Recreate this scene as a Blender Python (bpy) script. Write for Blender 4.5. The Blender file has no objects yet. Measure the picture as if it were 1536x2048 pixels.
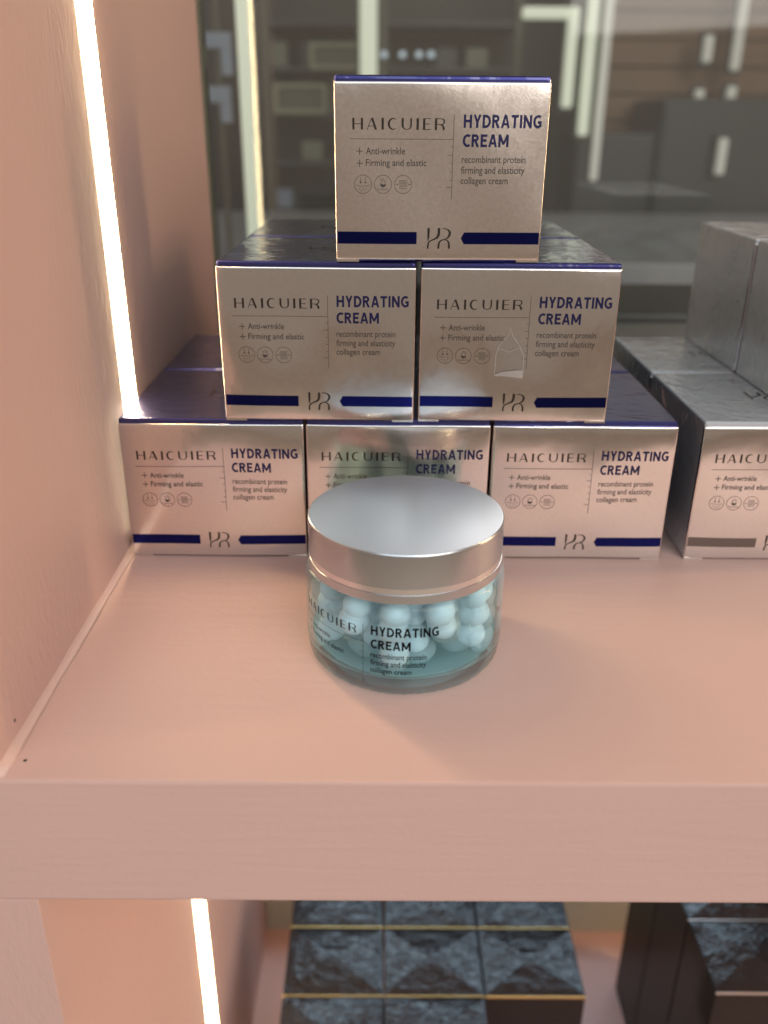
import bpy, bmesh, math, random
from mathutils import Vector, Matrix
random.seed(7)
S = 0.001                                    # everything below is written in millimetres
sc = bpy.context.scene
col = sc.collection

# ------------------------------------------------------------------ camera
CAM = Vector((53.44, -320.72, 164.34)); PITCH, YAW, ROLL, FPX = 0.4202, 0.0019, 0.0069, 1734.9
fwd = Vector((math.sin(YAW)*math.cos(PITCH), math.cos(YAW)*math.cos(PITCH), -math.sin(PITCH)))
rgt = Vector((math.cos(YAW), -math.sin(YAW), 0)); upv = rgt.cross(fwd)
r2 = math.cos(ROLL)*rgt + math.sin(ROLL)*upv; u2 = -math.sin(ROLL)*rgt + math.cos(ROLL)*upv
cd = bpy.data.cameras.new('camera'); cam = bpy.data.objects.new('camera', cd); col.objects.link(cam)
cam.matrix_world = Matrix(((r2.x, u2.x, -fwd.x, CAM.x*S), (r2.y, u2.y, -fwd.y, CAM.y*S), (r2.z, u2.z, -fwd.z, CAM.z*S), (0, 0, 0, 1)))
cd.sensor_fit = 'VERTICAL'; cd.sensor_height = 36.0; cd.lens = FPX/2048*36.0
cd.clip_start = 0.01; cd.clip_end = 50
cd.dof.use_dof = True; cd.dof.focus_distance = 0.298; cd.dof.aperture_fstop = 8.0
sc.camera = cam
def at(px, py, Y):                           # photo pixel -> point on the plane y = Y (mm)
    d = fwd*FPX + r2*(px-768) + u2*(1024-py)
    return CAM + d*((Y-CAM.y)/d.y)

# ------------------------------------------------------------------ light
w = bpy.data.worlds.new('World'); sc.world = w; w.use_nodes = True
bg = w.node_tree.nodes['Background']; bg.inputs[0].default_value = (0.265, 0.21, 0.172, 1); bg.inputs[1].default_value = 1.0
def area(name, loc, target, size, power, colr, sy=None):
    l = bpy.data.lights.new(name, 'AREA'); l.energy = power; l.color = colr; l.size = size
    if sy: l.shape = 'RECTANGLE'; l.size_y = sy
    o = bpy.data.objects.new(name, l); col.objects.link(o); o.location = loc
    o.rotation_euler = (Vector(target)-Vector(loc)).to_track_quat('-Z', 'Y').to_euler()
    return o
area('ceiling_lamp', (0.25, 0.15, 1.7), (0.1, 0.0, 0), 1.6, 0.4, (0.74, 0.90, 1.0))
area('room_lamp', (0.0, -1.8, 1.8), (0.1, 0, 0), 2.0, 21, (0.80, 0.93, 1.0))
area('aisle_lamp', (1.15, -1.75, 1.15), (0, 0, 0.05), 1.6, 29, (1.0, 0.93, 0.87))  # unseen fill, put in to brighten the left side panel
area('showcase_lamp', (0.17, 0.31, -0.09), (0.16, 0.08, -0.38), 0.44, 0.7, (0.60, 0.81, 1.0), 0.09)  # added fill: cool light for the black carton tops below the shelf
sc.view_settings.view_transform = 'Standard'; sc.view_settings.look = 'None'
sc.view_settings.exposure = 0; sc.view_settings.gamma = 1
sc.render.engine = 'CYCLES'
cy = sc.cycles
cy.use_denoising = True; cy.max_bounces = 14; cy.transmission_bounces = 12; cy.glossy_bounces = 6
cy.caustics_refractive = True; cy.caustics_reflective = False; cy.sample_clamp_indirect = 15.0; cy.blur_glossy = 0.5

# ------------------------------------------------------------------ materials
def nd(nt, t, **kw):
    n = nt.nodes.new(t)
    for k, v in kw.items():
        if hasattr(n, k): setattr(n, k, v)
        else: n.inputs[k].default_value = v
    return n
def mat(name, base, rough=0.5, metal=0.0, bumps=(), coat=0.0, coat_rough=0.05, coat_bump=None, vary=0.0, vary_scale=30, rvary=0.0, **ex):
    """bumps: (scale, strength, distance_mm, stretch xyz)"""
    m = bpy.data.materials.new(name); m.use_nodes = True; nt = m.node_tree; L = nt.links.new
    b = nt.nodes['Principled BSDF']; b.inputs['Base Color'].default_value = (*base, 1)
    b.inputs['Roughness'].default_value = rough; b.inputs['Metallic'].default_value = metal
    b.inputs['Coat Weight'].default_value = coat; b.inputs['Coat Roughness'].default_value = coat_rough
    for k, v in ex.items(): b.inputs[k.replace('_', ' ')].default_value = v
    tc = nd(nt, 'ShaderNodeTexCoord')
    def noise(scale, stretch, detail=4, dist=0.0, info=True):
        mp = nd(nt, 'ShaderNodeMapping'); mp.inputs['Scale'].default_value = stretch
        L(tc.outputs['Object'], mp.inputs['Vector'])
        n = nd(nt, 'ShaderNodeTexNoise', noise_dimensions='4D'); n.inputs['Scale'].default_value = scale; n.inputs['Detail'].default_value = detail
        n.inputs['Distortion'].default_value = dist
        oi = nd(nt, 'ShaderNodeObjectInfo'); mu = nd(nt, 'ShaderNodeMath', operation='MULTIPLY'); mu.inputs[1].default_value = 20.0
        L(oi.outputs['Random'], mu.inputs[0]); L(mu.outputs[0], n.inputs['W'])
        L(mp.outputs[0], n.inputs['Vector']); return n
    prev = None
    for (s, st, dmm, stretch) in bumps:
        n = noise(s, stretch); bp = nd(nt, 'ShaderNodeBump'); bp.inputs['Strength'].default_value = st; bp.inputs['Distance'].default_value = dmm*S
        L(n.outputs['Fac'], bp.inputs['Height'])
        if prev: L(prev.outputs[0], bp.inputs['Normal'])
        prev = bp
    if prev: L(prev.outputs[0], b.inputs['Normal'])
    if coat_bump:
        s, st, dmm, stretch = coat_bump
        n = noise(s, stretch, 3, 1.2); bp = nd(nt, 'ShaderNodeBump'); bp.inputs['Strength'].default_value = st; bp.inputs['Distance'].default_value = dmm*S
        rp = nd(nt, 'ShaderNodeMath', operation='ABSOLUTE'); sb = nd(nt, 'ShaderNodeMath', operation='SUBTRACT'); sb.inputs[1].default_value = 0.5
        L(n.outputs['Fac'], sb.inputs[0]); L(sb.outputs[0], rp.inputs[0]); L(rp.outputs[0], bp.inputs['Height'])
        L(bp.outputs[0], b.inputs['Coat Normal'])
    if vary:
        n = noise(vary_scale, (1, 1, 1)); mx = nd(nt, 'ShaderNodeMix', data_type='RGBA')
        mx.inputs[6].default_value = (*[c*(1-vary) for c in base], 1); mx.inputs[7].default_value = (*[min(1, c*(1+vary)) for c in base], 1)
        L(n.outputs['Fac'], mx.inputs[0]); L(mx.outputs[2], b.inputs['Base Color'])
    if rvary:
        n = noise(vary_scale*0.7, (1, 1, 1)); mr = nd(nt, 'ShaderNodeMapRange'); mr.inputs[3].default_value = rough-rvary; mr.inputs[4].default_value = rough+rvary
        L(n.outputs['Fac'], mr.inputs[0]); L(mr.outputs[0], b.inputs['Roughness'])
    return m
def emit(name, colr, strength):
    m = bpy.data.materials.new(name); m.use_nodes = True; nt = m.node_tree
    b = nt.nodes['Principled BSDF']; b.inputs['Base Color'].default_value = (0.8, 0.8, 0.75, 1)
    b.inputs['Emission Color'].default_value = (*colr, 1); b.inputs['Emission Strength'].default_value = strength
    return m
PINK = (0.67, 0.45, 0.405)
M = {}
M['paint'] = mat('pink_paint', PINK, 0.55, bumps=((420, 0.35, 0.25, (1, 1, 1)), (60, 0.25, 0.5, (1, 1, 1))), vary=0.035, vary_scale=12, rvary=0.06)
M['paint_h'] = mat('pink_paint_brushed_across', PINK, 0.55, bumps=((260, 0.5, 0.35, (0.1, 1, 1.6)), (500, 0.4, 0.25, (1, 1, 1)), (25, 0.2, 1.0, (0.5, 1, 1))), vary=0.04, vary_scale=14, rvary=0.06)
M['paint_v'] = mat('pink_paint_brushed_upright', PINK, 0.55, bumps=((480, 0.8, 0.35, (1, 1, 0.3)), (60, 0.2, 0.5, (1, 1, 1))), vary=0.035, vary_scale=12, rvary=0.06)
M['caulk'] = mat('pale_caulk', (0.68, 0.46, 0.40), 0.4, bumps=((60, 0.3, 0.4, (1, 1, 1)),))
M['led'] = emit('warm_light_strip', (1.0, 0.75, 0.42), 40)
M['silver'] = mat('satin_silver_foil', (0.82, 0.765, 0.715), 0.22, 1.0, bumps=((1500, 0.22, 0.06, (1, 1, 1)), (24, 0.16, 2.0, (1, 1, 0.6))), rvary=0.05, vary=0.13, vary_scale=1100)
M['silver_wrap'] = mat('wrapped_silver_foil', (0.83, 0.80, 0.775), 0.15, 1.0, bumps=((2200, 0.05, 0.05, (1, 1, 1)), (26, 0.3, 2.6, (1, 1, 0.6))), coat=0.5, coat_rough=0.04, coat_bump=(35, 0.25, 0.9, (1, 1, 1)), rvary=0.05, vary=0.07, vary_scale=900)
M['blue'] = mat('navy_foil', (0.055, 0.060, 0.24), 0.30, 1.0, bumps=((30, 0.1, 0.5, (1, 1, 1)),), coat=1.0, coat_rough=0.05, coat_bump=(42, 0.7, 2.0, (1, 1.6, 1)), rvary=0.06)
M['grey'] = mat('grey_foil', (0.66, 0.71, 0.78), 0.26, 0.45, bumps=((30, 0.1, 0.5, (1, 1, 1)),), coat=1.0, coat_rough=0.06, coat_bump=(34, 1.0, 3.2, (1, 1, 1.4)), rvary=0.06)
M['band'] = mat('blue_foil_band', (0.014, 0.018, 0.15), 0.2, 1.0)
M['band_grey'] = mat('grey_foil_band', (0.22, 0.20, 0.19), 0.3, 1.0)
M['ink'] = mat('dark_foil_print', (0.085, 0.075, 0.065), 0.3, 1.0)
M['ink_soft'] = mat('brown_grey_print', (0.055, 0.045, 0.038), 0.5, 0.2)
M['navy'] = mat('navy_print', (0.012, 0.013, 0.075), 0.35, 0.4)
M['black_ink'] = mat('black_print', (0.004, 0.004, 0.006), 0.6, Specular_IOR_Level=0.08)
M['lid'] = mat('satin_aluminium', (0.37, 0.39, 0.42), 0.32, 1.0, bumps=((3000, 0.14, 0.04, (1, 1, 1)),))  # lid top: colour darkened to hold down the lamp glare on it
M['lid_side'] = mat('satin_aluminium_side', (0.62, 0.66, 0.70), 0.27, 1.0, bumps=((3000, 0.12, 0.04, (1, 1, 1)),))  # same metal, colour lightened to make up for the dark skirt
M['lid_ring'] = mat('polished_aluminium', (0.90, 0.91, 0.93), 0.2, 1.0)
M['pearl'] = mat('milky_pearl', (0.80, 0.94, 1.0), 0.35, bumps=())
def jar_mats():
    m = bpy.data.materials.new('clear_jar_glass'); m.use_nodes = True; nt = m.node_tree; L = nt.links.new
    out = nt.nodes['Material Output']; b = nt.nodes['Principled BSDF']
    b.inputs['Base Color'].default_value = (0.97, 1, 1, 1); b.inputs['Roughness'].default_value = 0; b.inputs['IOR'].default_value = 1.45; b.inputs['Transmission Weight'].default_value = 1
    tr = nd(nt, 'ShaderNodeBsdfTransparent'); tr.inputs[0].default_value = (0.96, 0.99, 1, 1)
    mx = nd(nt, 'ShaderNodeMixShader'); mx.inputs[0].default_value = 0.62
    L(b.outputs[0], mx.inputs[1]); L(tr.outputs[0], mx.inputs[2]); L(mx.outputs[0], out.inputs['Surface'])
    g = bpy.data.materials.new('aqua_gel'); g.use_nodes = True; nt = g.node_tree
    out = nt.nodes['Material Output']; nt.nodes.remove(nt.nodes['Principled BSDF'])
    tr = nd(nt, 'ShaderNodeBsdfTransparent'); tr.inputs[0].default_value = (0.87, 0.975, 1, 1)
    nt.links.new(tr.outputs[0], out.inputs['Surface']); return m, g
M['glass'], M['gel'] = jar_mats()
def floor_glow_mat():  # bright aqua colour imitates light gathering at the jar bottom
    m = bpy.data.materials.new('pale_aqua_settled_gel'); m.use_nodes = True; nt = m.node_tree; L = nt.links.new
    out = nt.nodes['Material Output']; nt.nodes.remove(nt.nodes['Principled BSDF'])
    tl = nd(nt, 'ShaderNodeBsdfTranslucent'); tl.inputs[0].default_value = (0.66, 0.96, 1.0, 1)
    df = nd(nt, 'ShaderNodeBsdfDiffuse'); df.inputs[0].default_value = (0.62, 0.94, 1.0, 1)
    tr = nd(nt, 'ShaderNodeBsdfTransparent'); a = nd(nt, 'ShaderNodeMixShader'); a.inputs[0].default_value = 0.55; b = nd(nt, 'ShaderNodeMixShader'); b.inputs[0].default_value = 0.25
    L(tl.outputs[0], a.inputs[1]); L(df.outputs[0], a.inputs[2]); L(a.outputs[0], b.inputs[1]); L(tr.outputs[0], b.inputs[2]); L(b.outputs[0], out.inputs['Surface']); return m
M['gel_floor'] = floor_glow_mat()
M['tape'] = mat('clear_tape', (0.4, 0.38, 0.35), 0.08, IOR=1.3, Alpha=0.09)
M['tape_fold'] = mat('folded_tape', (0.6, 0.58, 0.56), 0.15, Alpha=0.6)
M['smear'] = mat('glue_smear', (0.42, 0.33, 0.27), 0.5, Alpha=0.16, bumps=((300, 0.6, 0.4, (1, 1, 1)),))
M['black'] = mat('black_wrapped_card', (0.006, 0.006, 0.008), 0.6, coat=0.75, coat_rough=0.06, coat_bump=(140, 0.7, 1.5, (1, 1, 1)), Specular_IOR_Level=0.15)
M['black_side'] = mat('black_glossy_card', (0.008, 0.007, 0.008), 0.6, Specular_IOR_Level=0.15, coat=0.35, coat_rough=0.05, coat_bump=(16, 0.12, 0.8, (1, 1, 1)))
M['gold'] = mat('gold_edge_foil', (0.62, 0.42, 0.16), 0.3, 1.0)
M['pale_edge'] = mat('silver_edge_foil', (0.62, 0.60, 0.58), 0.3, 1.0)
M['panel'] = mat('grey_panel', (0.42, 0.42, 0.38), 0.6, vary=0.05)
M['dark_hole'] = mat('dark_hole', (0.01, 0.008, 0.007), 0.9)
M['store_wall'] = mat('store_wall_paint', (0.065, 0.072, 0.07), 0.7, vary=0.35, vary_scale=3)
M['store_floor'] = mat('store_floor_boards', (0.62, 0.50, 0.40), 0.4, vary=0.2, vary_scale=4)
M['wood'] = mat('brown_wood', (0.26, 0.155, 0.095), 0.5, vary=0.3, vary_scale=6)
M['dark'] = mat('dark_slate', (0.045, 0.052, 0.055), 0.4, vary=0.2, vary_scale=8)
M['rack'] = mat('olive_metal', (0.10, 0.105, 0.075), 0.45)
M['cream'] = mat('cream_plastic', (0.22, 0.22, 0.16), 0.5)
M['worktop'] = mat('pale_grey_worktop', (0.36, 0.375, 0.41), 0.35, vary=0.12, vary_scale=7)
M['sky_card'] = mat('pale_blue_card', (0.27, 0.33, 0.42), 0.5)  # colour of the painted window reflections, shared with some packs
M['cloth'] = mat('grey_cloth', (0.22, 0.235, 0.25), 0.8, bumps=((12, 0.9, 12, (1, 1, 1)),), vary=0.25, vary_scale=10)
M['tube'] = emit('cream_lamp_tube', (0.93, 1.0, 0.70), 0.40)
M['frame'] = mat('pale_olive_frame', (0.30, 0.31, 0.20), 0.4)
M['spot'] = emit('bluish_spot', (0.6, 0.8, 1.0), 0.55)
M['tube_dim'] = emit('dim_lamp_tube', (1.0, 0.95, 0.80), 0.16)
# window glass: clear pane, its pale haze mixed in as a diffuse film
def pane_mat():
    m = bpy.data.materials.new('dusty_pane'); m.use_nodes = True; nt = m.node_tree; L = nt.links.new
    out = nt.nodes['Material Output']; nt.nodes.remove(nt.nodes['Principled BSDF'])
    tr = nd(nt, 'ShaderNodeBsdfTransparent'); tr.inputs[0].default_value = (0.90, 0.93, 0.92, 1)
    gl = nd(nt, 'ShaderNodeBsdfGlossy'); gl.inputs['Roughness'].default_value = 0.02
    df = nd(nt, 'ShaderNodeBsdfDiffuse'); df.inputs[0].default_value = (0.6, 0.6, 0.58, 1)
    fr = nd(nt, 'ShaderNodeFresnel'); fr.inputs[0].default_value = 1.45
    m1 = nd(nt, 'ShaderNodeMixShader'); m2 = nd(nt, 'ShaderNodeMixShader'); m1.inputs[0].default_value = 0.055
    L(tr.outputs[0], m1.inputs[1]); L(df.outputs[0], m1.inputs[2]); L(fr.outputs[0], m2.inputs[0]); L(m1.outputs[0], m2.inputs[1]); L(gl.outputs[0], m2.inputs[2])
    L(m2.outputs[0], out.inputs['Surface']); return m
M['pane'] = pane_mat()

# ------------------------------------------------------------------ builders
def tag(o, label=None, cat=None, group=None, kind=None):
    for k, v in (('label', label), ('category', cat), ('group', group), ('kind', kind)):
        if v: o[k] = v
    return o
def empty(name, loc=(0, 0, 0), rz=0):
    o = bpy.data.objects.new(name, None); col.objects.link(o); o.location = Vector(loc)*S; o.rotation_euler = (0, 0, rz)
    o.empty_display_size = 0.02; return o
def link(name, me, m, parent=None, loc=None):
    o = bpy.data.objects.new(name, me); col.objects.link(o)
    if m is not None and not me.materials: me.materials.append(M[m])
    if parent: o.parent = parent
    if loc is not None: o.location = Vector(loc)*S
    return o
def from_bm(name, bm, smooth=False):
    me = bpy.data.meshes.new(name)
    for v in bm.verts: v.co *= S
    bm.to_mesh(me); bm.free()
    if smooth:
        me.shade_smooth()
    return me
def box_mesh(name, x0, x1, y0, y1, z0, z1, bev=0.0, seg=2):
    bm = bmesh.new(); bmesh.ops.create_cube(bm, size=1)
    for v in bm.verts: v.co = Vector(((x0+x1)/2+v.co.x*(x1-x0), (y0+y1)/2+v.co.y*(y1-y0), (z0+z1)/2+v.co.z*(z1-z0)))
    if bev: bmesh.ops.bevel(bm, geom=bm.edges[:], offset=bev, segments=seg, profile=0.6, affect='EDGES')
    return from_bm(name, bm)
def prism_mesh(name, pts, y0, y1, bev=0.0):
    bm = bmesh.new(); vs = [bm.verts.new((x, y0, z)) for x, z in pts]
    f = bm.faces.new(vs); r = bmesh.ops.extrude_face_region(bm, geom=[f])
    for e in r['geom']:
        if isinstance(e, bmesh.types.BMVert): e.co.y = y1
    bmesh.ops.recalc_face_normals(bm, faces=bm.faces[:])
    if bev: bmesh.ops.bevel(bm, geom=[e for e in bm.edges if e.calc_face_angle(0) > 0.5], offset=bev, segments=2, profile=0.6, affect='EDGES')
    return from_bm(name, bm)
def lathe_mesh(name, prof, n=96, closed=True, smooth_angle=0.6):
    """prof: (r, z) list; r=0 ends become poles; closed joins last to first"""
    bm = bmesh.new(); rings = []
    for r, z in prof:
        if r < 1e-6: rings.append([bm.verts.new((0, 0, z))])
        else: rings.append([bm.verts.new((r*math.cos(2*math.pi*k/n), r*math.sin(2*math.pi*k/n), z)) for k in range(n)])
    prs = list(zip(rings, rings[1:]+rings[:1])) if closed else list(zip(rings, rings[1:]))
    for a, b in prs:
        if len(a) == 1 and len(b) == 1: continue
        for k in range(n):
            k2 = (k+1) % n
            if len(a) == 1: bm.faces.new((a[0], b[k2], b[k]))
            elif len(b) == 1: bm.faces.new((a[k], a[k2], b[0]))
            else: bm.faces.new((a[k], a[k2], b[k2], b[k]))
    bmesh.ops.recalc_face_normals(bm, faces=bm.faces[:])
    for e in bm.edges: e.smooth = e.calc_face_angle(0) < smooth_angle
    for f in bm.faces: f.smooth = True
    return from_bm(name, bm)
def strip_mesh(name, xw, y0, y1, z0, z1, h, sgn=1):
    d = y1-y0; prof = [(-1.5, y0), (.25, y0), (h*.5, y0+d*.3), (h, y0+d*.65), (h, y1), (-1.5, y1)]
    bm = bmesh.new(); lo = [bm.verts.new((xw+sgn*a, b, z0)) for a, b in prof]; hi = [bm.verts.new((xw+sgn*a, b, z1)) for a, b in prof]; n = len(prof)
    for i in range(n): bm.faces.new((lo[i], lo[(i+1) % n], hi[(i+1) % n], hi[i]))
    bm.faces.new(lo); bm.faces.new(hi[::-1]); bmesh.ops.recalc_face_normals(bm, faces=bm.faces[:]); return from_bm(name, bm)
def copy_tree(o, parent=None):
    c = o.copy(); col.objects.link(c); c.parent = parent
    for ch in list(o.children): copy_tree(ch, c)
    return c

# ------------------------------------------------------------------ flat print (2D, mm) and its mappings
class Art:
    def __init__(s): s.v = []; s.f = []
    def poly(s, pts):
        b = len(s.v); s.v += pts; s.f.append(list(range(b, b+len(pts)))); return s
    def stroke(s, pts, ws, sub=1):
        if not isinstance(ws, (list, tuple)): ws = [ws]*len(pts)
        P = []; W_ = []
        for i in range(len(pts)-1):
            for k in range(sub):
                t = k/sub; P.append((pts[i][0]*(1-t)+pts[i+1][0]*t, pts[i][1]*(1-t)+pts[i+1][1]*t)); W_.append(ws[i]*(1-t)+ws[i+1]*t)
        P.append(pts[-1]); W_.append(ws[-1]); b = len(s.v); n = len(P)
        for i in range(n):
            a, c = P[max(i-1, 0)], P[min(i+1, n-1)]; dx, dy = c[0]-a[0], c[1]-a[1]; l = math.hypot(dx, dy) or 1
            nx, ny = -dy/l*W_[i]/2, dx/l*W_[i]/2
            s.v += [(P[i][0]+nx, P[i][1]+ny), (P[i][0]-nx, P[i][1]-ny)]
        for i in range(n-1): s.f.append([b+2*i, b+2*i+1, b+2*i+3, b+2*i+2])
        return s
    def rect(s, x0, x1, y0, y1, sub=1): return s.stroke([(x0, (y0+y1)/2), (x1, (y0+y1)/2)], abs(y1-y0), sub)
    def ring(s, cx, cy, r, w_, n=40):
        return s.stroke([(cx+r*math.cos(2*math.pi*k/n), cy+r*math.sin(2*math.pi*k/n)) for k in range(n+1)], w_)
    def disc(s, cx, cy, r, n=10): return s.poly([(cx+r*math.cos(2*math.pi*k/n), cy+r*math.sin(2*math.pi*k/n)) for k in range(n)])
    def add(s, o, fn=lambda p: p):
        b = len(s.v); s.v += [fn(p) for p in o.v]; s.f += [[i+b for i in f] for f in o.f]; return s
    def mesh(s, name, mp):
        me = bpy.data.meshes.new(name); me.from_pydata([tuple(Vector(mp(*p))*S) for p in s.v], [], s.f); me.update(); return me
_cap = {}
def text_art(body, x0, x1, base, cap, bold=0.0):
    def raw(t, off):
        c = bpy.data.curves.new('t', 'FONT'); c.body = t; c.size = 1; c.offset = off; c.resolution_u = 4
        o = bpy.data.objects.new('t', c); col.objects.link(o); dg = bpy.context.evaluated_depsgraph_get()
        me = bpy.data.meshes.new_from_object(o.evaluated_get(dg)); v = [(p.co.x, p.co.y) for p in me.vertices]; f = [list(p.vertices) for p in me.polygons]
        bpy.data.objects.remove(o); bpy.data.curves.remove(c); bpy.data.meshes.remove(me); return v, f
    v, f = raw(body, bold)
    if bold not in _cap: hv, _ = raw('H', bold); _cap[bold] = (min(p[1] for p in hv), max(p[1] for p in hv))
    c0, c1 = _cap[bold]; a, b = min(p[0] for p in v), max(p[0] for p in v)
    A = Art(); A.v = [(x0+(p[0]-a)/(b-a)*(x1-x0), base+(p[1]-c0)/(c1-c0)*cap) for p in v]; A.f = f; return A
def caps_art(txt, x0, x1, base, cap, T=0.198):
    def arc(cx, cy, rx, ry, a0, a1, n=14): return [(cx+rx*math.cos(math.radians(a0+(a1-a0)*k/n)), cy+ry*math.sin(math.radians(a0+(a1-a0)*k/n))) for k in range(n+1)]
    h = T/2; G = {}
    G['H'] = (.72, [[(h, 0), (h, 1)], [(.72-h, 0), (.72-h, 1)], [(T, .52), (.72-T, .52)]])
    G['Y'] = (.70, [[(.05+h*.6, 1), (.35, .42)], [(.65-h*.6, 1), (.35, .42)], [(.35, .46), (.35, 0)]])
    G['D'] = (.72, [[(h, 0), (h, 1)], [(T, 1-h), (.28, 1-h)]+arc(.28, .5, .72-h-.28, .5-h, 90, -90)+[(T, h)]])
    G['R'] = (.68, [[(h, 0), (h, 1)], [(T, 1-h), (.30, 1-h)]+arc(.32, .715, .62-h-.32, .285-h, 90, -90)+[(T, .43+h)], [(.33, .48), (.64-h*.6, 0)]])
    G['A'] = (.76, [[(h*.9, 0), (.36, 1)], [(.76-h*.9, 0), (.40, 1)], [(.2, .3), (.56, .3)]])
    G['T'] = (.64, [[(0, 1-h), (.64, 1-h)], [(.32, 1-T), (.32, 0)]])
    G['I'] = (T+.02, [[(h+.01, 0), (h+.01, 1)]])
    G['N'] = (.74, [[(h, 0), (h, 1)], [(.74-h, 0), (.74-h, 1)], [(h*1.15, .93), (.74-h*1.15, .07)]])
    G['C'] = (.66, [arc(.42, .5, .42-h, .51-h, 52, 308, 22)])
    G['G'] = (.74, [arc(.43, .5, .43-h, .51-h, 52, 322, 22), [(.42, .45), (.74, .45)], [(.74-h, .40), (.74-h, .12)]])
    G['E'] = (.58, [[(h, 0), (h, 1)], [(T, 1-h), (.57, 1-h)], [(T, .52), (.52, .52)], [(T, h), (.58, h)]])
    G['M'] = (.90, [[(h, 0), (h, 1)], [(.90-h, 0), (.90-h, 1)], [(h*1.2, .95), (.45, .22)], [(.90-h*1.2, .95), (.45, .22)]])
    B = Art(); x = 0
    for ch in txt:
        wd, st = G[ch]
        for p in st: B.stroke([(x+a, b) for a, b in p], T*(.92 if ch in 'AYM' and len(p) == 2 and p[0][0] != p[1][0] else 1))
        x += wd+.115
    x -= .115
    return Art().add(B, lambda p: (x0+p[0]/x*(x1-x0), base+p[1]*cap))
def brand_art():                              # high-contrast capitals, unit cap height
    A = Art(); T, t = 0.2, 0.06
    def arc(cx, cy, rx, ry, a0, a1, n=14): return [(cx+rx*math.cos(math.radians(a0+(a1-a0)*k/n)), cy+ry*math.sin(math.radians(a0+(a1-a0)*k/n))) for k in range(n+1)]
    A.rect(0, T, 0, 1); A.rect(0.81, 1.01, 0, 1); A.rect(T, .81, .47, .47+t)
    A.stroke([(1.40, 0), (1.82, 1)], t); A.stroke([(1.86, 1), (2.24, 0)], T); A.rect(1.53, 2.06, .28, .28+t)
    A.rect(2.76, 2.98, 0, 1)
    p = arc(3.87, .5, .42, .47, 55, 305, 24); A.stroke(p, [t+(T-t)*max(0, math.sin(math.pi*i/24))**2.0 for i in range(25)])
    A.stroke([(4.76, 1), (4.76, .38)]+arc(5.16, .38, .40, .35, 180, 360, 12)[1:-1]+[(5.56, .38), (5.56, 1)], [T, T]+[T*.9, .15, .11, .08, t, t, t, .08, .10, .12, .14]+[.15, .15])
    A.rect(6.07, 6.29, 0, 1)
    A.rect(6.69, 6.90, 0, 1); A.rect(6.90, 7.42, 0.94, 1); A.rect(6.90, 7.36, .48, .54); A.rect(6.90, 7.44, 0, .06)
    A.rect(7.81, 8.02, 0, 1); A.stroke([(8.02, .97), (8.35, .97)]+arc(8.40, .72, .30, .25, 80, -80, 12)+[(8.3, .47), (8.02, .47)], [t, t]+[t+.07*math.sin(math.pi*i/12) for i in range(13)]+[t, t])
    A.stroke([(8.30, .46), (8.52, .40), (8.64, .22), (8.68, 0)], [t, .14, T, T])
    return A
def emblem_art():                             # unit height, x 0..1.22
    A = Art(); k = 580.0
    def q(l): return [((x-390)/k, (860-y)/k) for x, y in l]
    A.stroke(q([(435, 280), (435, 520), (425, 650)]), [.125, .11, .03])
    A.stroke(q([(738, 280), (740, 400), (725, 490), (690, 548), (630, 580), (550, 615), (480, 650), (440, 700), (425, 770), (425, 860)]), [.12, .13, .13, .11, .08, .06, .06, .075, .085, .085])
    A.stroke(q([(830, 298), (920, 296), (990, 320), (1040, 365), (1060, 420), (1045, 490), (1000, 555), (930, 595), (850, 612), (790, 640), (752, 690), (737, 770), (735, 860)]), [.03, .04, .06, .10, .12, .11, .07, .05, .05, .07, .09, .10, .10])
    A.stroke(q([(915, 602), (990, 630), (1032, 690), (1045, 770), (1045, 860)]), [.03, .06, .09, .10, .10])
    return A
def wave(x0, x1, y, amp, n, w_):
    return Art().stroke([(x0+(x1-x0)*k/(n*6), y+amp*math.sin(2*math.pi*k/6)) for k in range(n*6+1)], w_)
BW, BH, BD = 72.0, 59.7, 74.3
ART = {}
ART['brand'] = Art().add(brand_art(), lambda p: (6.0+p[0]*3.54, 43.1+p[1]*3.55))
ART['product'] = Art().add(caps_art('HYDRATING', 43.3, 69.5, 43.8, 4.05)).add(caps_art('CREAM', 43.2, 58.7, 37.9, 3.95))
ART['description'] = Art().add(text_art('recombinant protein', 43.1, 64.9, 32.9, 2.25, .006)).add(text_art('firming and elasticity', 43.0, 64.8, 29.5, 2.25, .006)).add(text_art('collagen cream', 43.0, 59.2, 26.15, 2.25, .006))
ft = Art()
for yy in (36.4, 32.6): ft.rect(7.3, 9.5, yy-.13, yy+.13).rect(8.27, 8.53, yy-1.1, yy+1.1)
ft.add(text_art('Anti-wrinkle', 10.5, 23.8, 35.45, 2.15, 0.008)).add(text_art('Firming and elastic', 10.5, 31.2, 31.75, 2.15, 0.008))
ART['feature'] = ft
ART['description_bold'] = Art().add(text_art('recombinant protein', 43.1, 64.9, 33.8, 2.4, .012)).add(text_art('firming and elasticity', 43.0, 64.8, 30.4, 2.4, .012)).add(text_art('collagen cream', 43.0, 59.2, 27.05, 2.4, .012))
ru = Art().rect(5.1, 39.95, 40.15, 40.31, 24)
ru.stroke([(40.03, 47.9), (40.03, 21.2)], 0.17, 16)
for yy, l in ((37.9, .9), (35.3, 1.8), (32.6, .8), (29.95, .8), (27.3, .8), (25.0, 1.9)): ru.rect(40.0-l, 39.94, yy-.07, yy+.07)
ART['rule'] = ru
i1 = Art().ring(0, 0, 2.95, .15)
for sx in (-.8, .8): i1.rect(sx-.07, sx+.07, .5, 2.2).poly([(sx-.42, .75), (sx, .15), (sx+.42, .75)])
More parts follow.
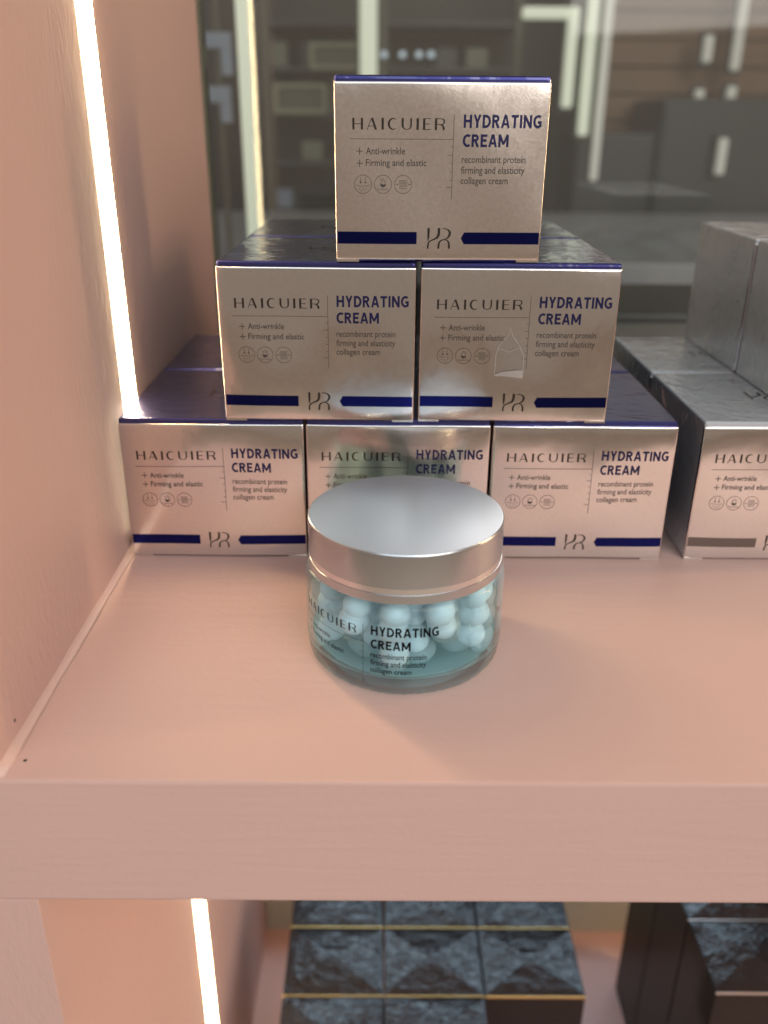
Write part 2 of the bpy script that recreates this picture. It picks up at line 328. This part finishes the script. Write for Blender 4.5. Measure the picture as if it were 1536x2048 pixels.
i1.stroke([(-2.3, -.4), (-1.3, -.4), (-.75, -.9), (-.3, -.2), (.2, -1.0), (.7, -.2), (1.2, -.9), (1.6, -.4), (2.3, -.4)], .12)
for x, y in ((-1.2, -1.5), (0, -1.6), (1.1, -1.5), (-.55, -2.1), (.6, -2.15)): i1.disc(x, y, .17)
i2 = Art().ring(0, 0, 2.95, .15)
i2.stroke([(0, 1.85), (-.65, .75), (-.95, .05), (-.75, -.6), (0, -.95), (.75, -.6), (.95, .05), (.65, .75), (0, 1.85)], .14).poly([(-.85, .0), (-.3, .15), (.2, -.1), (.88, .05), (.7, -.6), (0, -.9), (-.7, -.6)])
i2.stroke([(-1.1, 1.6), (-.8, 1.2)], .13).stroke([(1.1, 1.6), (.8, 1.2)], .13).add(wave(-2.1, 2.1, -1.65, .25, 3, .14))
i3 = Art().ring(0, 0, 2.95, .15)
for k in range(4): i3.add(wave(-1.4, 1.4, .75-k*.5, .16, 2, .13))
i3.rect(-1.4, 1.4, 1.2, 1.32).rect(-1.4, 1.4, -1.42, -1.3).rect(-2.6, -1.75, -.06, .06).rect(1.75, 2.6, -.06, .06)
i3.poly([(-2.1, .3), (-2.1, -.3), (-1.7, 0)]).poly([(2.1, .3), (1.7, 0), (2.1, -.3)])
ICONS = ((i1, 9.5), (i2, 16.4), (i3, 23.3))
ART['band_l'] = Art().stroke([(.5, 8.25), (1, 8.25), (2, 8.25), (4, 8.25), (8, 8.25), (16, 8.25), (28.3, 8.25)], 4.1, 3)
ART['band_r'] = Art().poly([(43.9, 8.2), (45.0, 6.2), (45.0, 10.2)]).stroke([(45, 8.2), (56, 8.2), (64, 8.2), (68, 8.2), (70, 8.2), (71, 8.2), (71.5, 8.2)], 4.0, 3)
ART['emblem'] = Art().add(emblem_art(), lambda p: (31.9+p[0]*7.0, 4.7+p[1]*6.95))

# ------------------------------------------------------------------ display shelf (the surface)
XR = 620.0; YF, YB = -134.4, 240.0
cab = tag(empty('display_shelf', (0, 0, -520)), 'pink painted wooden display shelf with lit strips on its side panel', 'shelf')
cab_off = (0, 0, 520)
def cpart(name, me, m): return link(name, me, m, cab, cab_off)
cpart('shelf_board', box_mesh('shelf_board', -96, XR, YF, YB, -44.6, 0, 0.9), 'paint_h')
cpart('shelf_board', box_mesh('lower_board', -96, XR, YF, YB, -520, -490, 0.9), 'paint_h')
cpart('side_panel', box_mesh('side_panel', -96, -52, YF+.1, YB-6, 0, 440, 0.25), 'paint_v')
cpart('side_panel', box_mesh('lower_side_panel', -96, -47.3, YF+.1, YB-6, -490, -44.6, 0.25), 'paint_v')
cpart('side_panel', box_mesh('far_side_panel', XR, XR+44, YF+.1, YB-6, -490, 440, 0.25), 'paint_v')
for z0, z1 in ((1, 436), (-488, -46)): cpart('light_strip', strip_mesh('far_light_strip', XR, 18.6, 38.8, z0, z1, 2.2, -1), 'led')  # unseen strips on the far side, put in to light the left wall
cpart('back_panel', box_mesh('back_panel', -47.2, XR, YB-8, YB-2, -490, -392, 0.3), 'panel')
cpart('back_post', box_mesh('back_post', -96, -50.5, YB-5.9, YB+10, -44, 440, 0.5), 'rack')
o = cpart('light_strip', strip_mesh('light_strip', -52, 18.6, 33.0, 1, 436, 1.5), 'led'); o['label'] = 'glowing warm white strip on upper side panel'
o = cpart('light_strip', strip_mesh('light_strip_lower', -47.3, 20.5, 38, -488, -46, 1.5), 'led')
cpart('glass_pane', box_mesh('glass_pane', -50.4, XR, YB+.5, YB+4.5, -1, 440), 'pane')
# fillet of caulk along the wall foot: quarter-round bead with a slightly wandering width
bm = bmesh.new(); rows = []
for k in range(31):
    y = YF+1.2+(YB-10-YF)*k/30; r = 2.6+.25*math.sin(k*1.3)+.15*math.sin(k*2.9)
    rows.append([bm.verts.new(p) for p in ((-52.3, y, r), (-52+r*.18, y, r*.55), (-52+r*.55, y, r*.18), (-52+r, y, -.15), (-52.3, y, -.15))])
for a, b in zip(rows, rows[1:]):
    for i in range(4): bm.faces.new((a[i], a[i+1], b[i+1], b[i]))
bm.faces.new(rows[0]); bmesh.ops.recalc_face_normals(bm, faces=bm.faces[:])
cpart('caulk_bead', from_bm('caulk_bead', bm, True), 'caulk')
for (x, y, z, ax) in ((-51.9, -117.5, 7.2, 'x'), (-46.8, -126.2, .12, 'z')):
    a = Art().disc(0, 0, .55, 12)
    cpart('nail_hole', a.mesh('nail_hole', (lambda u, v: (x, y+u, z+v)) if ax == 'x' else (lambda u, v: (x+u, y+v, z))), 'dark_hole')

# ------------------------------------------------------------------ cartons
PH = 57.7
def bulge(x, z, k):                           # bowed card: flat middle, rounding towards the folds, a little uneven
    u, v = abs(2*x/BW-1), abs(2*(z-.75)/(PH-.75)-1)
    d = max(0, min(x, BW-x, z-.75, PH-z))
    return .42*u**6+.34*v**8+.28*max(0, 1-d/.5)**2+.30*math.sin(.115*x+1.7*k)*math.sin(.10*z+.9*k+.6)
def panel_mesh(k):
    def axis(a, b): 
        c = [a, a+.12, a+.28, a+.5, a+.9, a+1.5, a+2.4]; n = 22
        return c+[a+3.4+(b-a-6.8)*i/n for i in range(n+1)]+[a+b-t for t in reversed(c)]
    xs, zs = axis(0, BW), axis(.75, PH); bm = bmesh.new()
    g = [[bm.verts.new((x, bulge(x, z, k), z)) for z in zs] for x in xs]
    for p in range(len(xs)-1):
        for q in range(len(zs)-1): bm.faces.new((g[p][q], g[p+1][q], g[p+1][q+1], g[p][q+1])).smooth = True
    rim = [g[p][0] for p in range(len(xs))]+[g[-1][q] for q in range(1, len(zs))]+[g[p][-1] for p in range(len(xs)-2, -1, -1)]+[g[0][q] for q in range(len(zs)-2, 0, -1)]
    back = [bm.verts.new((v.co.x, 2.0, v.co.z)) for v in rim]
    for p in range(len(rim)): bm.faces.new((rim[p], back[p], back[(p+1) % len(rim)], rim[(p+1) % len(rim)]))
    for x0, x1 in ((.1, 8), (BW-8, BW-.1)):   # the two feet left and right of the tuck-flap notch
        vs = [bm.verts.new(p) for p in ((x0, .75, 0), (x1, .75, 0), (x1, .75, .8), (x0, .75, .8), (x0, 2, 0), (x1, 2, 0), (x1, 2, .8), (x0, 2, .8))]
        for f in ((0, 1, 2, 3), (0, 4, 5, 1), (1, 5, 6, 2), (3, 7, 4, 0), (2, 6, 7, 3)): bm.faces.new([vs[q] for q in f])
    bmesh.ops.recalc_face_normals(bm, faces=bm.faces[:])
    if g[5][5].normal.y > 0: bmesh.ops.reverse_faces(bm, faces=bm.faces[:])
    return from_bm('front_panel', bm)
ME = {}; _count = [0]
def carton(name, label, group, kind, loc, rz=0, wrapped=True, detail=True):
    t = tag(empty(name, loc, rz), label, 'box', group)
    k = _count[0] % 4; _count[0] += 1
    def fmap(u, v): return (u, bulge(u, v, k)-.08, v)
    def shared(key, make, m):
        kk = '%s|%s|%d' % (key, m, k)
        if kk not in ME: ME[kk] = make()
        return ME[kk]
    fm = 'silver_wrap' if wrapped else 'silver'
    link('front_panel', shared('front', lambda: panel_mesh(k), fm), fm, t)
    bmn = 'blue' if kind == 'blue' else 'grey'
    link('carton_body', shared('body', lambda: box_mesh('carton_body', .06, BW-.06, 1.15, BD, .0, BH, 1.25, 3), bmn), bmn, t)
    link('top_emblem', shared('temb', lambda: ART['emblem'].mesh('top_emblem', lambda u, v: (36+(u-36.1)*1.5, 37+(v-8.2)*1.5, BH+.05)), 'ink'), 'ink', t)
    if detail:
        link('brand_lettering', shared('brand', lambda: ART['brand'].mesh('brand_lettering', fmap), 'ink'), 'ink', t)
        pm = 'navy' if kind == 'blue' else 'ink_soft'
        link('product_name', shared('product', lambda: ART['product'].mesh('product_name', fmap), pm), pm, t)
        link('description_lettering', shared('description', lambda: ART['description'].mesh('description_lettering', fmap), 'ink_soft'), 'ink_soft', t)
        link('feature_lettering', shared('feature', lambda: ART['feature'].mesh('feature_lettering', fmap), 'ink_soft'), 'ink_soft', t)
        link('scale_rule', shared('rule', lambda: ART['rule'].mesh('scale_rule', fmap), 'ink_soft'), 'ink_soft', t)
        for i, (ia, cx) in enumerate(ICONS):
            link('icon', shared('icon%d' % i, lambda: ia.mesh('icon', lambda u, v: fmap(cx+u, 25.9+v)), 'ink_soft'), 'ink_soft', t)
        bd = 'band' if kind == 'blue' else 'band_grey'
        for kx in ('band_l', 'band_r'): link('foil_band', shared(kx, lambda: ART[kx].mesh('foil_band', fmap), bd), bd, t)
        link('emblem', shared('emblem', lambda: ART['emblem'].mesh('emblem', fmap), 'ink'), 'ink', t)
    return t
Z1 = BH+.12; Z2 = 2*Z1; Y2 = 74.9
GB = 'silver fronted cartons with blue tops in the pyramid'; GG = 'grey cartons beside the pyramid'
carton('cream_carton', 'silver blue-topped carton in bottom row against the lit side panel', GB, 'blue', (-49.57, 0, 0))
carton('cream_carton', 'silver blue-topped carton in bottom row directly behind the jar', GB, 'blue', (23.36, 0, 0))
carton('cream_carton', 'silver blue-topped carton in bottom row beside the grey carton', GB, 'blue', (96.37, 0, 0), -.005)
cE = carton('cream_carton', 'silver blue-topped carton in middle row with smeared patch, nearer the lit panel', GB, 'blue', (-7.0, -1.6, Z1), -.015)
cF = carton('cream_carton', 'silver blue-topped carton in middle row with clear tape tab on front', GB, 'blue', (66.84, -1.6, Z1), -.012)
carton('cream_carton', 'silver blue-topped carton alone on top of the pyramid', GB, 'blue', (36.55, -3.1, Z2), .017, wrapped=False)
GBB = 'cartons in the rear row of the pyramid'
for x, z, lb in ((-49.4, 0, 'blue-topped carton behind the bottom carton at the lit side panel'), (23.5, 0, 'blue-topped carton hidden behind the bottom carton behind the jar'), (96.5, 0, 'blue-topped carton behind the bottom carton beside grey cartons'),
                 (-6.3, Z1, 'blue-topped carton behind the smeared middle carton'), (67.4, Z1, 'blue-topped carton behind the taped middle carton')):
    carton('cream_carton', lb, GBB, 'blue', (x, Y2, z), detail=False)
carton('grey_carton', 'grey-sided carton with silver front standing on shelf beside the pyramid', GG, 'grey', (178.6, 0, 0))
carton('grey_carton', 'grey carton on shelf directly behind the silver fronted grey one', GG, 'grey', (178.6, Y2, 0), detail=False)
carton('grey_carton', 'upper grey carton at the rear, resting on two grey cartons', GG, 'grey', (216.7, 74.6, Z1), detail=False)
carton('grey_carton', 'upper grey carton in front of the rear upper one', GG, 'grey', (216.9, -.4, Z1))
carton('grey_carton', 'grey carton on shelf at the far side, under the upper front grey carton', GG, 'grey', (251.2, 0, 0))
carton('grey_carton', 'grey carton on shelf at the far side, under the upper rear grey carton', GG, 'grey', (251.2, Y2, 0), detail=False)
# clear tape tab on the taped carton, smear on the other
ta = Art().poly([(28.3, 19.4), (38.9, 18.2), (38.7, 26.2), (37.0, 30.0), (34.3, 33.5), (32.3, 33.5), (29.4, 30.0), (28.4, 26.5)])
o = link('tape_tab', ta.mesh('tape_tab', lambda u, v: (u, -.34, v)), 'tape', cF)
te = Art().stroke([(28.3, 19.4), (28.4, 26.5), (29.4, 30.0), (32.3, 33.5), (33.1, 36.5), (34.3, 33.5), (37.0, 30.0), (38.7, 26.2), (38.9, 18.2)], .22).stroke([(29.4, 29.2), (33, 27.6), (37.4, 29.4)], .16)
link('tape_edge', te.mesh('tape_edge', lambda u, v: (u, -.36, v)), 'tape_fold', cF)
bm = bmesh.new()
cr = [(28.3, 19.0, .12), (31, 20.2, .5), (34, 20.6, .7), (37, 20.9, .55), (38.9, 20.6, .15)]
lo = [(28.3, 18.6, .12), (31, 18.5, .14), (34, 18.2, .14), (37, 17.9, .14), (38.8, 17.6, .12)]
vs = [[bm.verts.new((x, -d-.25, z)) for x, z, d in l] for l in (cr, lo)]
for i in range(4): bm.faces.new((vs[0][i], vs[0][i+1], vs[1][i+1], vs[1][i]))
link('tape_fold', from_bm('tape_fold', bm, True), 'tape_fold', cF)
pt = []
for k in range(28):
    a = 2*math.pi*k/28; r = 1+.25*math.sin(3*a+1)+.15*math.sin(7*a)
    pt.append((33.0+4.6*r*math.cos(a), 25.2+4.6*r*math.sin(a)))
link('smear', Art().poly(pt).mesh('smear', lambda u, v: (u, bulge(u, v, 3)-.13, v)), 'smear', cE)

# ------------------------------------------------------------------ the jar
JX, JY = 61.0, -64.0
jar = tag(empty('cream_jar', (JX, JY, 0)), 'clear glass jar of aqua gel and pearls with satin silver screw lid', 'jar')
gp = [(0, .9), (24, .9), (26.5, .0), (29.2, .0), (30.8, .5), (31.9, 1.6), (32.4, 3.0), (32.3, 4.2), (32.7, 5.2), (33.0, 7), (33.0, 29.5), (32.8, 31.2), (32.2, 32.4), (31.2, 32.9), (29.2, 33.0), (29.0, 36), (0, 36)]
gme = lathe_mesh('glass_body', gp, 256, False, 0.9)
for v in gme.vertices:                        # knurled foot of the glass
    r = math.hypot(v.co.x, v.co.y)/S
    if .2 < v.co.z/S < 3.2 and r > 29: f = 1+random.uniform(-.34, .12)/r; v.co.x *= f; v.co.y *= f; v.co.z += random.uniform(-.22, .22)*S
link('glass_body', gme, 'glass', jar)
ge = [(0, 4.8), (22, 4.9), (28, 5.2), (30.6, 6.6), (31.2, 10.5), (31.3, 29.0), (30, 31.6), (0, 31.6)]
gel = link('gel', lathe_mesh('gel', ge, 96, False, 0.9), 'gel', jar)
link('lid_cap', lathe_mesh('lid_cap', [(0, 50.0), (31.0, 50.0), (31.4, 49.93), (31.4, 48.6), (0, 48.6)], 160, False, 0.5), 'lid', jar)
lp = [(31.4, 49.93), (31.62, 49.75), (31.75, 49.45), (31.8, 49.0), (31.8, 38.7), (31.5, 38.6), (31.5, 36.5), (31.8, 36.4), (31.8, 33.6), (31.5, 33.3), (30.2, 33.3), (30.0, 36.4), (29.9, 48.0), (31.3, 48.5)]
link('lid_skirt', lathe_mesh('lid_skirt', lp, 160, False, 0.5), 'lid_side', jar)
link('gel_floor', lathe_mesh('gel_floor', [(0, 5.3), (26.8, 5.5), (29.6, 6.4), (31.0, 8.2)], 96, False, 0.9), 'gel_floor', gel)  # disc stands in for the light pooled on the gel's bottom
link('accent_ring', lathe_mesh('accent_ring', [(31.45, 38.55), (31.62, 38.5), (31.62, 36.6), (31.45, 36.55)], 160, False), 'lid_ring', jar)
bm = bmesh.new(); bmesh.ops.create_icosphere(bm, subdivisions=4, radius=1.0); pearl_me = from_bm('pearl', bm, True)
for lay, zz in enumerate((11.9, 20.6, 28.2-1.0)):
    for cnt, rad, a0 in ((11, 25.0, -97), (7, 15.2, -80), (2, 5.0, 20)):
        for i in range(cnt):
            if lay == 0 and cnt == 11 and i in (1, 10): continue
            a = math.radians(a0+i*360/cnt+random.uniform(-3, 3)); r = rad+random.uniform(-.7, .5); s_ = random.uniform(4.55, 5.0)
            p = link('pearl', pearl_me, 'pearl', gel, (r*math.cos(a), r*math.sin(a), min(zz+random.uniform(-.6, .6), 31.2-s_))); p.scale = (s_,)*3
def jmap(u, v):
    th = ((u-40.0)*.8-13.7)/33.0; R_ = 33.04; return (R_*math.sin(th), -R_*math.cos(th), v*.8-12.3)
for nm, k in (('brand_lettering', 'brand'), ('product_name', 'product'), ('description_lettering', 'description_bold'), ('feature_lettering', 'feature'), ('scale_rule', 'rule')):
    A = ART[k]
    link(nm, A.mesh('jar_'+nm, jmap), 'black_ink', jar)

# ------------------------------------------------------------------ black cartons on the lower board
def pyramid_carton(label, group, loc, wd, dp, ht, edge):
    t = tag(empty('black_carton', loc), label, 'box', group)
    link('carton_body', box_mesh('black_body', .3, wd-.3, .3, dp-.3, 0, ht, .8), 'black_side', t)
    c = (wd/2+random.uniform(-3, 3), dp/2+random.uniform(-3, 3)); q = [(1, 1), (wd-1, 1), (wd-1, dp-1), (1, dp-1)]
    for i in range(4):                        # four wrapped flaps folded to the middle, each with its own tilt
        a, b = q[i], q[(i+1) % 4]; bm = bmesh.new(); n = 6; h = ht+.25+.1*i
        grid = []
        for r in range(n+1):
            f = r/n; row = []
            for s in range(n-r+1):
                g = s/(n-r) if n-r else 0
                px, py = a[0]+(b[0]-a[0])*g, a[1]+(b[1]-a[1])*g
                row.append(bm.verts.new((px+(c[0]-px)*f, py+(c[1]-py)*f, h+f*2.6+(random.uniform(0, .45) if 0 < r < n else 0))))
            grid.append(row)
        for r in range(n):
            for s in range(len(grid[r])-1):
                bm.faces.new((grid[r][s], grid[r][s+1], grid[r+1][min(s, len(grid[r+1])-1)]))
                if s+1 < len(grid[r+1]): bm.faces.new((grid[r][s+1], grid[r+1][s+1], grid[r+1][s]))
        bmesh.ops.recalc_face_normals(bm, faces=bm.faces[:])
        if bm.faces[0].normal.z < 0: bmesh.ops.reverse_faces(bm, faces=bm.faces[:])
        link('wrap_flap', from_bm('wrap_flap', bm, False), 'black', t)
    link('edge_trim', box_mesh('edge_trim', .2, wd-.2, -.12, .7, ht-1.1, ht+.35, .2), edge, t)
    return t
GL = 'gold edged black cartons below the shelf'
colname = ('beside the lit panel', 'in the middle column', 'in the column by the gap'); rowname = ('front', 'second', 'rear')
for r in range(3):
    for c in range(3):
        if r == 0 and c == 2: continue
        pyramid_carton('gold edged black wrapped carton, %s row, %s' % (rowname[r], colname[c]), GL, (-8.8+c*65.0, 59.5+(r-1)*51.9, -490), 64.6, 51.7, 145, 'gold')
for r in range(3):
    pyramid_carton('tall black wrapped carton across the gap, %s of three' % ('front', 'middle', 'rear')[r], 'tall black cartons across the gap', (249, 26+r*50.6, -490), 64, 50.4, 194, 'pale_edge')

# ------------------------------------------------------------------ the store behind the glass
tag(link('floor', box_mesh('floor', -4000, 5000, -4000, 3200, -920, -900), 'store_floor'), kind='structure')
tag(link('wall', box_mesh('wall', -3500, 4500, 2600, 2640, -900, 2400), 'store_wall'), kind='structure')
def slab(name, px0, py0, px1, py1, Y, th, m, label, cat, group=None, bev=2):
    a, b = at(px0, py0, Y), at(px1, py1, Y)
    bs = Vector(((a.x+b.x)/2, Y, b.z))
    t = link(name, box_mesh(name, -(b.x-a.x)/2, (b.x-a.x)/2, 0, th, 0, a.z-b.z, bev), m, None, bs)
    return tag(t, label, cat, group)
def tube(px, py0, py1, Y, wpx, m, label, arm=None, extra=0):
    a, b = at(px, py0, Y), at(px, py1, Y); wd = wpx*(Y-CAM.y)/FPX*.95; x = (at(px, (py0+py1)/2, Y)).x
    if extra: a.z += extra
    t = tag(empty('lamp_tube', (x, Y, b.z)), label, 'lamp', 'lamp tubes in the store behind the glass')
    link('diffuser', box_mesh('diffuser', -wd/2, wd/2, -wd/2, wd/2, 0, a.z-b.z, wd*.3, 3), m, t)
    link('holder', box_mesh('holder', -wd*.7, wd*.7, wd/2, wd*1.2, -8, a.z-b.z+8, 1), 'dark', t)
    if arm:
        ax = at(arm, py0, Y).x-x
        link('diffuser', box_mesh('arm', ax, -wd*.5, -wd/2, wd/2, a.z-b.z-wd, a.z-b.z, wd*.3, 3), m, t)
    return t
tube(497, 0, 492, 640, 26, 'tube', 'long cream lamp tube next to the pink side panel, behind glass', extra=150)
tube(737, 0, 260, 1500, 33, 'tube', 'wide cream lamp tube rising behind the top carton', extra=200)
tube(1140, 14, 216, 1500, 20, 'tube', 'cream lamp tube bent to an angle, with a short horizontal arm', arm=1045)
tube(1176, 0, 272, 1500, 20, 'tube', 'straight cream lamp tube beside the angled lamp', extra=150)
tube(1203, 0, 362, 1500, 16, 'tube_dim', 'long dim lamp tube at the edge of the wood panel', extra=120)
tube(1415, 70, 126, 1900, 17, 'tube_dim', 'short dim lamp high on the wood panel')
tube(1396, 178, 232, 1900, 17, 'tube_dim', 'short dim lamp low on the wood panel')
tube(1478, 0, 142, 1900, 17, 'tube_dim', 'upper dim lamp at the outer part of wood panel', extra=100)
tube(1460, 172, 226, 1900, 17, 'tube_dim', 'small dim lamp just above the dark machine')
tube(1442, 276, 350, 1690, 17, 'tube_dim', 'dim lamp in front of the dark machine')
# wood panel of boards
a, b = at(1225, -160, 2000), at(1980, 300, 2000)
wp = tag(empty('wood_panel', (a.x, 2000, -900)), 'brown wooden board panel in the store behind glass', 'panel')
nb = 9; hh = (a.z+60-b.z)/nb
for k in range(nb):
    link('board', box_mesh('board', random.uniform(0, 6), b.x-a.x, random.uniform(0, 10), 30, b.z+k*hh+900+2, b.z+(k+1)*hh+900-2, 2), 'wood', wp)
link('board_base', box_mesh('board_base', 0, b.x-a.x, 31, 60, 0, a.z+960, 2), 'dark', wp)
slab('dark_machine', 1330, 195, 1800, 620, 1720, 260, 'dark', 'dark slate machine standing behind the store counter', 'machine', bev=12)
slab('dark_crate', 1155, 265, 1345, 460, 1750, 200, 'dark', 'dark crate beside the machine behind the counter', 'crate', bev=8)
# rack with little products, left
a, b = at(520, -120, 1750), at(1010, 520, 1750)
rk = tag(empty('display_rack', (a.x, 1750, b.z)), 'dark display rack with thin shelves behind the top carton', 'rack')
RW, RH = b.x-a.x, a.z-b.z
for x in (0, RW*.47, RW): link('upright', box_mesh('upright', x-9, x+9, 0, 30, 0, RH, 2), 'rack', rk)
rack_z = [at(600, p, 1750).z for p in (420, 322, 225, 132, 40)]
for z in rack_z: link('rack_shelf', box_mesh('rack_shelf', -9, RW+9, 2, 190, z-b.z-10, z-b.z, 2), 'dark', rk)
link('rack_back', box_mesh('rack_back', 0, RW, 200, 215, 0, RH, 2), 'store_wall', rk)
pk = [box_mesh('store_product', -a_, a_, 0, 40, 0, h_, 3) for a_, h_ in ((14, 62), (24, 40), (18, 50), (10, 70))]
pkm = []
for me in pk:
    for mm in ('cream', 'dark', 'sky_card'):
        c_ = me.copy(); c_.materials.append(M[mm]); pkm.append(c_)
for z, wh in zip(rack_z[:4], ('bottom', 'second lowest', 'second highest', 'top')):
    for i in range(9):
        x = a.x+26+i*(RW-52)/8+random.uniform(-8, 8)
        if random.random() < .25: continue
        o = link('store_product', random.choice(pkm), None, None, (x, 1800, z+.2))
        tag(o, 'small blurred product pack on the %s shelf of dark display rack' % wh, 'pack', 'packs on the display rack')
for (p0, p1, p2) in ((64, 96, 150), (172, 205, 245)):  # solid patches built in place of window reflections in the glass
    c = at(432, p0, 900); t = tag(empty('display_card', (c.x, 900, at(432, p2, 900).z)), 'pale blue angled display card behind glass, %s one' % ('upper' if p0 < 100 else 'lower'), 'card', 'pale blue cards by the side panel')
    h = c.z-at(432, p2, 900).z; h1 = c.z-at(432, p1, 900).z
    link('card_top', box_mesh('card_top', -18, 18, 0, 3, h-h1, h, 1), 'sky_card', t)
    link('card_leg', box_mesh('card_leg', 4, 18, 0, 3, -0, h-h1-.3, .8), 'sky_card', t)
ch = tag(link('card_stand', box_mesh('card_stand', -24, -18, 6, 14, 0, 1400, 1), 'rack', None, (at(432, 64, 900).x+20, 900, -900)), 'slim dark stand post behind the pale blue cards', 'stand')
def frame(px0, py0, px1, py1, Y, label):
    p, q_ = at(px0, py0, Y), at(px1, py1, Y); W_, H_ = q_.x-p.x, p.z-q_.z; b_ = 9
    t = tag(empty('notice_board', ((p.x+q_.x)/2, Y, q_.z)), label, 'board', 'pale bordered boards on the rack')
    for (x0, x1, z0, z1) in ((-W_/2, W_/2, 0, b_), (-W_/2, W_/2, H_-b_, H_), (-W_/2, -W_/2+b_, b_+.2, H_-b_-.2), (W_/2-b_, W_/2, b_+.2, H_-b_-.2)): link('bar', box_mesh('bar', x0, x1, 0, 8, z0, z1, 1), 'frame', t)
    link('frame_back', box_mesh('frame_back', -W_/2+1, W_/2-1, 8.5, 11, 1, H_-1, .5), 'rack', t)
frame(618, 84, 722, 140, 1735, 'upper wide olive board with pale border on the dark rack')
frame(545, 166, 655, 228, 1735, 'lower olive board with pale border on the dark rack')
for i, px in enumerate((768, 805, 838, 862)):
    c = at(px, 116, 1700); t = tag(empty('spot_lamp', (c.x, 1700, c.z)), 'tiny bluish spot lamp in a row of four above the top carton', 'lamp', 'row of bluish spot lamps')
    link('bulb', lathe_mesh('bulb', [(0, 0), (5, 1.5), (7, 6), (5, 11), (0, 13)], 16, False), 'spot', t); link('stem', box_mesh('stem', -2, 2, 0, 60, 13, 17, .5), 'dark', t)
# counter
ct = tag(empty('counter', (300, 1250, -900)), 'long counter with pale grey top in the store behind glass', 'counter')
link('counter_top', box_mesh('counter_top', -1000, 1100, -390, 340, 870, 898, 3), 'worktop', ct)
link('counter_body', box_mesh('counter_body', -980, 1080, -300, 320, 0, 869.5, 3), 'dark', ct)
# crumpled cloth heap on the counter
bm = bmesh.new(); n = 22; g = []
for i in range(n+1):
    r = []
    for j in range(n+1):
        u, v = i/n*2-1, j/n*2-1; d = max(abs(u), abs(v))
        r.append(bm.verts.new((u*230, v*110, max(0, (1-d**3))*(16+9*math.sin(3.1*u+2*v)+7*math.sin(7*u-5*v+1)+5*math.sin(13*u+9*v)) )))
    g.append(r)
for i in range(n):
    for j in range(n): bm.faces.new((g[i][j], g[i+1][j], g[i+1][j+1], g[i][j+1]))
tag(link('cloth', from_bm('cloth', bm, True), 'cloth', None, (470, 1010, -1.5)), 'crumpled grey cloth lying on the store counter', 'cloth')
# low storage box right behind the glass
sb = tag(empty('storage_box', (250, 330, -900)), 'black storage case with grey band behind the glass beside cartons', 'case')
link('case_body', box_mesh('case_body', -180, 260, 0, 130, 0, 938, 5), 'dark', sb)
link('grey_band', box_mesh('grey_band', -178, 258, -3, 0, 905, 930, 1), 'cloth', sb)
